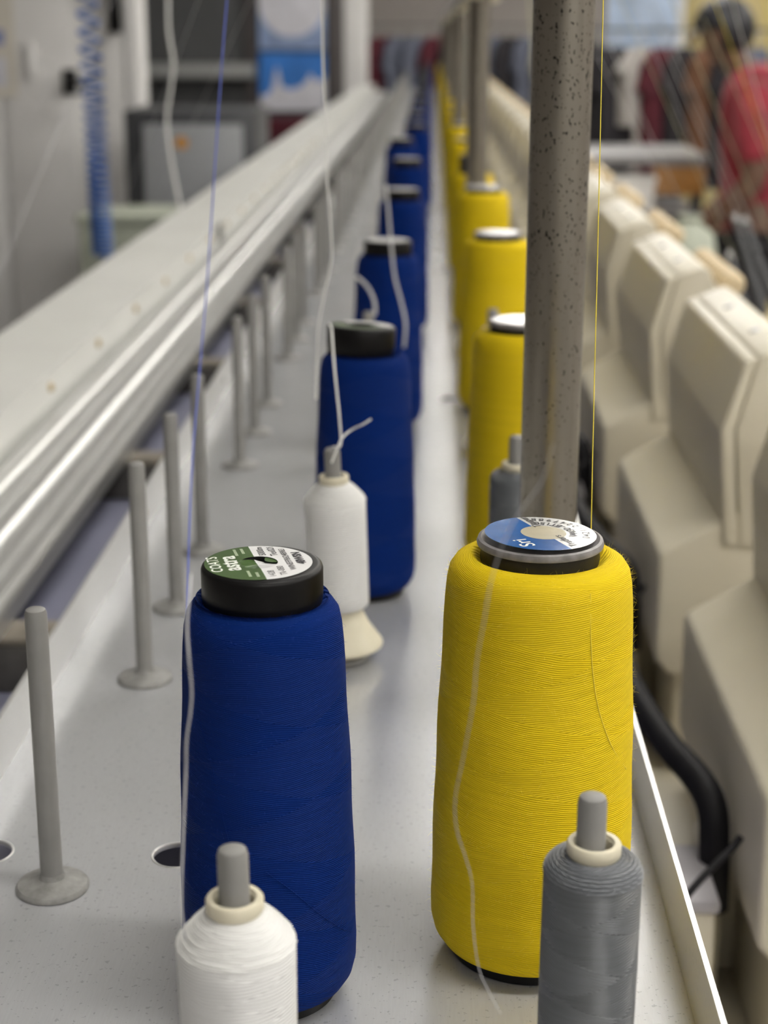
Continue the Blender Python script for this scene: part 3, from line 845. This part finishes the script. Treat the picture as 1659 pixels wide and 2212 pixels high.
thread('blue_thread', 'thin blue thread rising past the ribbed rail', px((404, 1330, .75), (409, 1140, .80), (418, 960, .85), (432, 790, .90), (444, 650, .93), (455, 500, .95), (466, 330, .97), (478, 150, .99), (490, 0, 1.0), (496, -90, 1.0)), .00045, M['thrb'])
thread('white_thread', 'kinked white thread hanging in front of the grey cabinet', px((390, 450, 2.4), (376, 380, 2.4), (366, 320, 2.4), (361, 250, 2.4), (372, 170, 2.4), (374, 130, 2.4), (365, 70, 2.4), (363, 0, 2.4), (364, -60, 2.4)), .0022, M['thrw'])
for a, b in (((436, -20, 1.6), (270, 430, 2.6)), ((550, -20, 1.7), (320, 470, 2.8)), ((250, -20, 2.4), (-10, 610, 1.5))):
    thread('slanting_thread', 'thin grey thread slanting across the white cupboard and cabinet', px(a, b), .00032, M['thrg'], 'slanting grey threads on the left')
thread('pale_thread', 'wavy pale thread in front of the third blue cone', px((834, 400, 1.47), (840, 470, 1.46), (846, 540, 1.45), (853, 600, 1.44), (866, 650, 1.43), (876, 700, 1.42), (873, 750, 1.42)), .0014, M['thrg'])
thread('pale_thread', 'curved pale thread rising from the pin behind the torn label cap', px((770, 598, 1.40), (785, 610, 1.40), (800, 630, 1.395), (809, 655, 1.39), (810, 680, 1.385)), .0014, M['thrg'])
thread('fine_white_thread', 'fine pale thread hanging before the first yellow cone', px((1195, 960, 0.385), (1170, 1040, 0.385), (1120, 1110, 0.385), (1085, 1180, 0.385), (1060, 1260, 0.390), (1046, 1340, 0.390), (1030, 1430, 0.395), (1022, 1520, 0.395), (1000, 1640, 0.400), (984, 1720, 0.405), (986, 1790, 0.410), (1005, 1850, 0.415), (1020, 1910, 0.420), (1022, 2000, 0.420), (1034, 2090, 0.420), (1055, 2140, 0.420), (1082, 2190, 0.420)), .00015, M['thrg'])
thread('pale_thread', 'olive thread rising just left of the pitted steel pole', px((1150, 170, 1.9), (1148, 100, 1.9), (1141, 0, 1.9), (1138, -30, 1.9)), .0009, M['throl'])
FAN = [((1535, -20), (1700, 430), 'thry'), ((1575, -20), (1690, 400), 'thrw'), ((1640, -20), (1700, 130), 'thry'), ((1652, -20), (1662, 150), 'thry'), ((1380, -20), (1602, 482), 'thrg'), ((1400, -20), (1622, 486), 'thrg'),
       ((1330, -20), (1590, 560), 'throl'), ((1300, 60), (1500, 500), 'thrg'), ((1440, -20), (1668, 520), 'throl'), ((1290, 120), (1440, 420), 'thrg'), ((1520, 40), (1690, 420), 'throl'), ((1360, -20), (1560, 470), 'thrg')]
for a, b, m in FAN:
    thread('fan_thread', {'thry': 'yellow thread slanting down in the fan of threads beyond the pole', 'thrw': 'white thread slanting down in the fan of threads beyond the pole', 'thrg': 'grey thread slanting down in the fan of threads beyond the pole', 'throl': 'olive thread slanting down in the fan of threads beyond the pole'}[m],
           px((*a, 1.9), (*b, 2.70)), .0006, M[m], 'fan of threads running to the machine heads')

# ================================================================ left background
q = 1.62                                    # the cupboard stands behind the grey cabinet
def qx(x0, x1, y0, y1, z0, z1, bev=.004):
    return MB().box(x0 * q, x1 * q, y0, y1, .36 + (z0 - .36) * q, .36 + (z1 - .36) * q, bev).me()
YC = 3.5 * q
t = thing('white_cupboard', 'tall white cupboard with poster and hook behind the trunking', 'cupboard', (0, YC, 0))
put('carcass', MB().box(-2.9, -.607 * q, .02, .10, -1.25, 1.6, .004).me(), M['cupside'], t)
xs = [-1.75, -1.25, -.905, -.748]
for i in range(3):
    dr = put('cupboard_door', MB().box(xs[i] * q + .004, xs[i + 1] * q - .004, -.006, .0195, -1.2, 1.58, .003).me(), M['cup'], t)
put('end_panel', MB().box(-.690 * q, -.640 * q, -.016, .019, -1.25, 1.6, .004).me(), M['cup'], t)
put('end_strip', MB().box(-.637 * q, -.607 * q, -.03, .019, -1.25, 1.6, .004).me(), M['cup'], t)
put('door_handle', qx(-.845, -.833, -.03, -.0065, .27, .34, .003), M['cupside'], dr)
o = thing('wall_poster', 'paper poster with blue writing on the white cupboard', 'poster', (0, YC - .009, 0))
sheet = put('sheet', qx(-1.20, -.872, -.001, .002, .230, .80, 0), M['paper'], o)
put('white_panel', qx(-1.18, -.892, -.0016, -.0011, .25, .31, 0), M['posterw'], sheet)
for j in range(9):
    put('printed_line', qx(-1.17, -.895 - .02 * (j % 3), -.0016, -.0011, .335 + .05 * j, .365 + .05 * j, 0), M['posteri'], sheet)
o = thing('wall_hook', 'black hook on the white cupboard beside the blue hose', 'hook', (-.758 * q, YC - .012, .36 + (.262 - .36) * q))
put('hook_plate', MB().box(-.025, .025, -.008, .0055, -.045, .04, .004).me(), M['black'], o)
put('hook_arm', MB().tube(smooth_path([(0, -.008, .012), (.014, -.07, .006), (.05, -.08, -.004), (.075, -.07, .012)]), .014, 8).me(), M['black'], o)
o = put('switch_box', qx(-.668, -.642, YC - .06, YC - .031, .36, .46), M['black'])
tag(o, 'black switch box at the edge of the white cupboard', 'switch box')
o = put('red_cover', qx(-.700, -.655, YC - .07, YC - .031, .463, .53), M['g1'])
tag(o, 'dark red cover above the black switch box', 'cover')
# coiled air hose: stretched at the top, tight at the bottom
pts = []
z = .62; a = 0
while z > -.055:
    f = (z + .055) / .675
    pitch = .0085 + .045 * max(0, f - .10)
    a += 2 * PI / 14; z -= pitch / 14
    pts.append((-.638 - .010 * f + .019 * math.cos(a), 3.15 + .019 * math.sin(a), z))
pts = pts + [(-.638, 3.15, -.07), (-.655, 3.13, -.11), (-.70, 3.10, -.16)]
o = put('coiled_air_hose', MB().tube(pts, .0034, 6).me(), M['hose'])
tag(o, 'blue coiled air hose hanging in front of the white cupboard', 'air hose')

t = thing('grey_cabinet', 'grey control cabinet with dark frame and orange sticker', 'cabinet', (0, 5.0, -1.25))
put('frame', MB().box(-.93, -.53, .0, .4, 0, 1.385, .006).me(), M['frame'], t)
cd = put('door', MB().box(-.872, -.570, -.02, -.001, .06, 1.345, .006).me(), M['cabinet'], t)
put('sticker', mesh([(-.7535 + .021 * math.cos(q * PI / 3 + .5), -.0208, 1.292 + .021 * math.sin(q * PI / 3 + .5)) for q in range(6)], [tuple(range(6))], False), M['orange'], cd)
put('sticker_mark', MB().box(-.758, -.749, -.0216, -.0211, 1.286, 1.30).me(), M['bolt'], cd)
o = thing('green_crate', 'pale green crate beside the grey cabinet', 'crate', (-.80, 4.4, -1.25))
put('crate_body', MB().box(-.13, .10, -.12, .15, 0, 1.125, .01).me(), M['bag'], o)
put('crate_rim', MB().box(-.137, .107, -.127, .157, 1.1255, 1.15, .006).me(), M['bag'], o)
t = thing('dark_partition', 'dark grey partition behind the grey cabinet', 'partition', (0, 9.8, -1.25))
put('partition_panel', MB().box(-2.4, -.60, .0, .08, 0, 2.9, .004).me(), M['dark'], t)
put('partition_ledge', MB().box(-2.3, -1.03, -.2, -.001, 1.36, 1.44, .005).me(), M['ledge'], t)
put('partition_post', MB().box(-.612, -.518, -.06, .09, 0, 2.9, .004).me(), M['darkbrown'], t)
put('partition_post', MB().box(-1.09, -1.03, -.03, -.001, 0, 2.9, .004).me(), M['darkbrown'], t)
o = thing('sky_poster', 'blue poster with white skyline below a pale picture on the partition', 'poster', (0, 9.745, 0))
q = 9.745 / 6.345
put('pale_picture', MB().box(-.655 * q, -.405 * q, -.002, .05, .36 + (.30 - .36) * q, .36 + (.72 - .36) * q).me(), M['posterp'], o)
put('blue_field', MB().box(-.655 * q, -.405 * q, -.002, .05, .36 + (.075 - .36) * q, .36 + (.288 - .36) * q).me(), M['posterb'], o)
sk = [(-.655, .075), (-.405, .075), (-.405, .205), (-.42, .19), (-.44, .185), (-.452, .20), (-.462, .215), (-.475, .19), (-.50, .165), (-.54, .155), (-.572, .165), (-.582, .215), (-.589, .242), (-.596, .215), (-.606, .16), (-.625, .135), (-.655, .13)]
put('printed_skyline', mesh([(x * q, -.0026, .36 + (z - .36) * q) for x, z in sk], [tuple(range(len(sk)))], False), M['posterw'], o)
m_ = MB().disc(.125 * q, 0).me(False); m_.transform(Matrix.Translation((-.53 * q, -.0026, .36 + .11 * q)) @ Matrix.Rotation(PI / 2, 4, 'X')); put('pale_roundel', m_, M['posterw'], o)
o = put('red_crate', MB().box(-1.0, -.70, 9.2, 9.5, -1.25, -.10, .01).me(), M['g1']); tag(o, 'dark red box standing in front of the partition poster', 'box')
o = put('white_column', MB().box(-.655, -.475, 12.2, 12.4, -1.25, 1.90, .006).me(), M['cup']); tag(o, 'white painted column beyond the dark partition', 'column')

# ================================================================ hanging garments and far end of the hall
def garment(x, y, ztop, wdt, ln, m, group, label):
    h = wdt / 2
    out = [(-.16 * wdt, 0), (-h * .9, -.07), (-h * 1.15, -.30 * ln), (-h * .86, -.33 * ln), (-h * .8, -ln), (h * .8, -ln), (h * .86, -.33 * ln), (h * 1.15, -.30 * ln), (h * .9, -.07), (.16 * wdt, 0), (0, -.035)]
    me = MB().extrude(out, -.03, .03).me(True, 30)
    o = thing('hanging_garment', label, 'garment', (x, y, ztop), group=group)
    put('cloth', me, m, o)
    put('hanger_hook', MB().tube(smooth_path([(0, 0, -.03), (0, 0, .045), (.02, 0, .07), (.035, 0, .05)]), .004, 6).me(), M['steel'], o)
    return o
def rail_rack(name, label, x0, x1, y, z):
    o = thing(name, label, 'garment rack', (0, y, -1.25))
    put('rack_bar', MB().tube([(x0, 0, z + 1.25 + .078), (x1, 0, z + 1.25 + .078)], .007, 10).me(), M['frame'], o)
    for x in (x0, x1):
        put('rack_leg', MB().tube([(x, 0, 0), (x, 0, z + 1.25 + .078)], .014, 10).me(), M['steel'], o)
        put('rack_foot', MB().box(x - .02, x + .02, -.25, .25, 0, .03, .004).me(), M['steel'], o)
NAMES = {'g1': 'maroon', 'g2': 'black', 'g3': 'teal', 'g4': 'off-white', 'g5': 'brown', 'g6': 'slate grey', 'g7': 'orange'}
rail_rack('garment_rack', 'steel garment rack at the far end of the hall', -.85, 1.35, 13.6, .34)
seq = ['g4', 'g3', 'g1', 'g6', 'g6', 'g1', 'g2', 'g3', 'g6', 'g2', 'g6', 'g4', 'g6', 'g2']
for i, g in enumerate(seq):
    garment(-.72 + .15 * i, 13.6, .34, .30, .85 if g != 'g7' else 1.0, M[g], 'garments on the far rack', '%s garment hanging on the rack at the far end of the hall' % NAMES[g]).rotation_euler = (0, 0, math.radians(35))
rail_rack('garment_rack', 'steel garment rack behind the grey table', .62, 1.75, 7.6, .30)
seq = ['g2', 'g2', 'g4', 'g1', 'g2', 'g5', 'g2', 'g6']
for i, g in enumerate(seq):
    garment(.72 + .105 * i, 7.6, .30, .24, .34 if g == 'g4' else .62, M[g], 'garments on the rack behind the table', '%s garment hanging on the rack behind the grey table' % NAMES[g]).rotation_euler = (0, 0, math.radians(40))

# pale blue display board, khaki board
o = thing('display_board', 'pale blue board on a stand behind the garments', 'board', (0, 8.4, -1.25))
put('board_panel', MB().box(.86, 1.20, 0, .02, 1.53, 2.35, .003).me(), M['win'], o)
put('board_frame', MB().extrude([(.845, 1.51), (1.24, 1.51), (1.24, 2.37), (1.2005, 2.37), (1.2005, 1.5295), (.845, 1.5295)], -.01, .03).me(False), M['winf'], o)
for x in (.90, 1.17): put('board_leg', MB().box(x - .015, x + .015, .021, .05, 0, 2.0).me(), M['frame'], o)
o = thing('khaki_screen', 'tall khaki screen behind the person in red', 'screen', (0, 8.9, -1.25))
put('screen_panel', MB().box(1.30, 3.8, 0, .06, .0, 2.9, .005).me(), M['tanwall'], o)
put('screen_post', MB().box(1.22, 1.2995, -.02, .06, 0, 2.9, .004).me(), M['dark'], o)

# table with things
t = thing('grey_table', 'grey topped work table left of the person in red', 'table', (0, 6.35, -1.25))
put('table_top', MB().box(.56, 1.06, 0, .65, 1.125, 1.165, .005).me(), M['tabletop'], t)
put('table_drawer', MB().box(.855, 1.05, .012, .05, 1.015, 1.123, .004).me(), M['wood'], t)
for x in (.59, 1.03):
    for y in (.04, .60): put('table_leg', MB().box(x - .02, x + .02, y - .02 + .03 * (y < .1), y + .02 + .03 * (y < .1), 0, 1.1245).me(), M['frame'], t)
put('table_shelf', MB().box(.57, 1.05, .06, .6, .93, .95).me(), M['tabletop'], t)
o = thing('white_carton', 'white carton on the shelf under the grey table', 'carton', (.75, 6.45, -.2998))
put('carton_body', MB().box(-.13, .11, -.10, .08, 0, .11, .004).me(), M['whitebox'], o)
put('carton_lid', MB().box(-.135, .115, -.105, .085, .1102, .135, .004).me(), M['whitebox'], o)
bagp = [(0, 0), (.085, .01), (.10, .08), (.085, .16), (.05, .19), (.03, .205), (.045, .225), (0, .215)]
o = put('cloth_sack', MB().lathe(bagp, 20, close=False).me(), M['bag'], loc=(.885, 5.62, -.46)); tag(o, 'pale green sack on a stool beside the person in red', 'sack')
o = thing('stool', 'dark stool under the pale green sack', 'stool', (.885, 5.62, -1.25))
put('seat', MB().lathe([(.15, .76), (.16, .775), (.15, .789)], 24).me(), M['frame'], o)
for q in range(4): put('leg', MB().tube([(.11 * math.cos(q * PI / 2 + .8), .11 * math.sin(q * PI / 2 + .8), .765), (.15 * math.cos(q * PI / 2 + .8), .15 * math.sin(q * PI / 2 + .8), 0)], .012, 8).me(), M['frame'], o)

# ================================================================ person in red
def skin_mesh(chains, sub=2):
    """chains: list of lists of (co, radius); the first vertex of a later chain may be an index into earlier vertices"""
    vs = []; rs = []; es = []
    for ch in chains:
        prev = None
        for it in ch:
            if isinstance(it, int): prev = it; continue
            co, r = it
            vs.append(co); rs.append(r)
            if prev is not None: es.append((prev, len(vs) - 1))
            prev = len(vs) - 1
    me = bpy.data.meshes.new('sk'); me.from_pydata(vs, es, [])
    o = bpy.data.objects.new('sk', me); COL.objects.link(o)
    sm = o.modifiers.new('s', 'SKIN'); sm.use_smooth_shade = True
    for i, r in enumerate(rs):
        d = me.skin_vertices[0].data[i]
        d.radius = (r, r) if not isinstance(r, tuple) else r
        d.use_root = (i == 0)
    ss = o.modifiers.new('u', 'SUBSURF'); ss.levels = sub; ss.render_levels = sub
    dg = bpy.context.evaluated_depsgraph_get(); dg.update()
    out = bpy.data.meshes.new_from_object(o.evaluated_get(dg))
    bpy.data.objects.remove(o)
    return out
def join_meshes(ms):
    bm = bmesh.new()
    for m_ in ms: bm.from_mesh(m_)
    me = bpy.data.meshes.new('j'); bm.to_mesh(me); bm.free()
    me.polygons.foreach_set('use_smooth', [True] * len(me.polygons)); me.update()
    return me
# local frame: x = forward (the way the person faces), y = to the person's left, z = up, floor at 0
person = thing('person', 'person in a red short-sleeved shirt bending over work beside the table', 'person', (1.18, 6.0, -1.25), (0, 0, PI - .2))
arm_l = [((.03, .19, 1.43), .062), ((.02, .235, 1.28), .052), ((.0, .255, 1.13), .046), ((.10, .225, 1.02), .040), ((.21, .18, .92), .031), ((.235, .17, .90), .030), ((.27, .16, .875), (.036, .02)), ((.30, .15, .855), (.034, .016))]
arm_r = [((x, -y, z), r) for (x, y, z), r in arm_l]
body = skin_mesh([
    [((0, 0, .97), .125), ((.0, 0, 1.12), .118), ((.012, 0, 1.27), .128), ((.035, 0, 1.40), .115), ((.07, 0, 1.475), .06), ((.11, 0, 1.525), .052), ((.155, 0, 1.575), (.085, .072)), ((.172, 0, 1.625), (.088, .076)), ((.165, 0, 1.67), .055)],
    [3] + arm_l, [3] + arm_r,
    [0, ((0, .10, .88), .088), ((.02, .105, .68), .072), ((.03, .108, .48), .056), ((.01, .11, .30), .050), ((-.01, .11, .09), .036), ((.05, .115, .04), .036), ((.14, .12, .03), .030)],
    [0, ((0, -.10, .88), .088), ((.02, -.105, .68), .072), ((.03, -.108, .48), .056), ((.01, -.11, .30), .050), ((-.01, -.11, .09), .036), ((.05, -.115, .04), .036), ((.14, -.12, .03), .030)],
])
parts = [body]
for sgn in (1, -1):
    for q, (off, ln) in enumerate(((.024, .060), (.008, .072), (-.008, .068), (-.022, .054))):
        b_ = Vector((.300, sgn * (.15 + off), .853)); d = Vector((.82, -sgn * .1, -.5)).normalized()
        parts.append(skin_mesh([[(tuple(b_), .009), (tuple(b_ + d * ln * .4), .0085), (tuple(b_ + d * ln * .7 + Vector((0, 0, -.008))), .008), (tuple(b_ + d * ln + Vector((-.004, 0, -.022))), .007)]], 1))
    b_ = Vector((.262, sgn * .132, .870))
    parts.append(skin_mesh([[(tuple(b_), .011), (tuple(b_ + Vector((.02, -sgn * .022, -.012))), .0095), (tuple(b_ + Vector((.048, -sgn * .03, -.028))), .008)]], 1))
    # ear
    parts.append(skin_mesh([[((0.158, sgn * .074, 1.595), .010), ((0.150, sgn * .084, 1.610), .014), ((0.153, sgn * .078, 1.635), .011)]], 1))
parts.append(skin_mesh([[((0.243, 0, 1.610), .010), ((0.261, 0, 1.590), .013), ((0.270, 0, 1.572), .015)]], 1))       # nose
parts.append(skin_mesh([[((0.236, -.022, 1.540), .008), ((0.248, 0, 1.540), .011), ((0.236, .022, 1.540), .008)]], 1))  # lips
put('body', join_meshes(parts), M['skin'], person)
for sgn in (1, -1):
    m_ = MB().lathe([(0, -.010), (.007, -.007), (.010, 0), (.007, .007), (0, .010)], 10, close=False).me()
    m_.transform(Matrix.Translation((0.236, sgn * .030, 1.615))); put('eye', m_, M['eye'], person)
bm = bmesh.new()
bmesh.ops.create_uvsphere(bm, u_segments=28, v_segments=20, radius=1.0)
bmesh.ops.delete(bm, geom=[f for f in bm.faces if (f.calc_center_median().z < .05 and f.calc_center_median().x > .05) or f.calc_center_median().z < -.72], context='FACES')
for v in bm.verts:
    n = 1 + .03 * math.sin(v.co.x * 17 + v.co.y * 13) * math.cos(v.co.z * 19)
    v.co = Vector((.150 + v.co.x * .104 * n, v.co.y * .089 * n, 1.628 + v.co.z * .104 * n))
hair = bpy.data.meshes.new('hair'); bm.to_mesh(hair); bm.free()
ho = put('hair', join_meshes([hair]), M['hair'], person)
sd = ho.modifiers.new('thick', 'SOLIDIFY'); sd.thickness = .012; sd.offset = 0
shirt = skin_mesh([
    [((0, 0, .80), (.150, .170)), ((0, 0, .94), (.150, .160)), ((0, 0, 1.12), (.142, .148)), ((.012, 0, 1.27), (.150, .158)), ((.035, 0, 1.405), (.130, .140)), ((.075, 0, 1.482), .076)],
    [4, ((.03, .19, 1.435), .082), ((.02, .235, 1.28), .078), ((.003, .253, 1.16), .074)], [4, ((.03, -.19, 1.435), .082), ((.02, -.235, 1.28), .078), ((.003, -.253, 1.16), .074)]])
put('shirt', join_meshes([shirt]), M['red'], person)
tr = skin_mesh([[((0, 0, .94), (.140, .150)), ((0, .095, .84), .108), ((.02, .105, .66), .088), ((.03, .108, .46), .074), ((.01, .11, .24), .066), ((0, .11, .09), .062)], [0, ((0, -.095, .84), .108), ((.02, -.105, .66), .088), ((.03, -.108, .46), .074), ((.01, -.11, .24), .066), ((0, -.11, .09), .062)]])
put('trousers', join_meshes([tr]), M['trouser'], person)
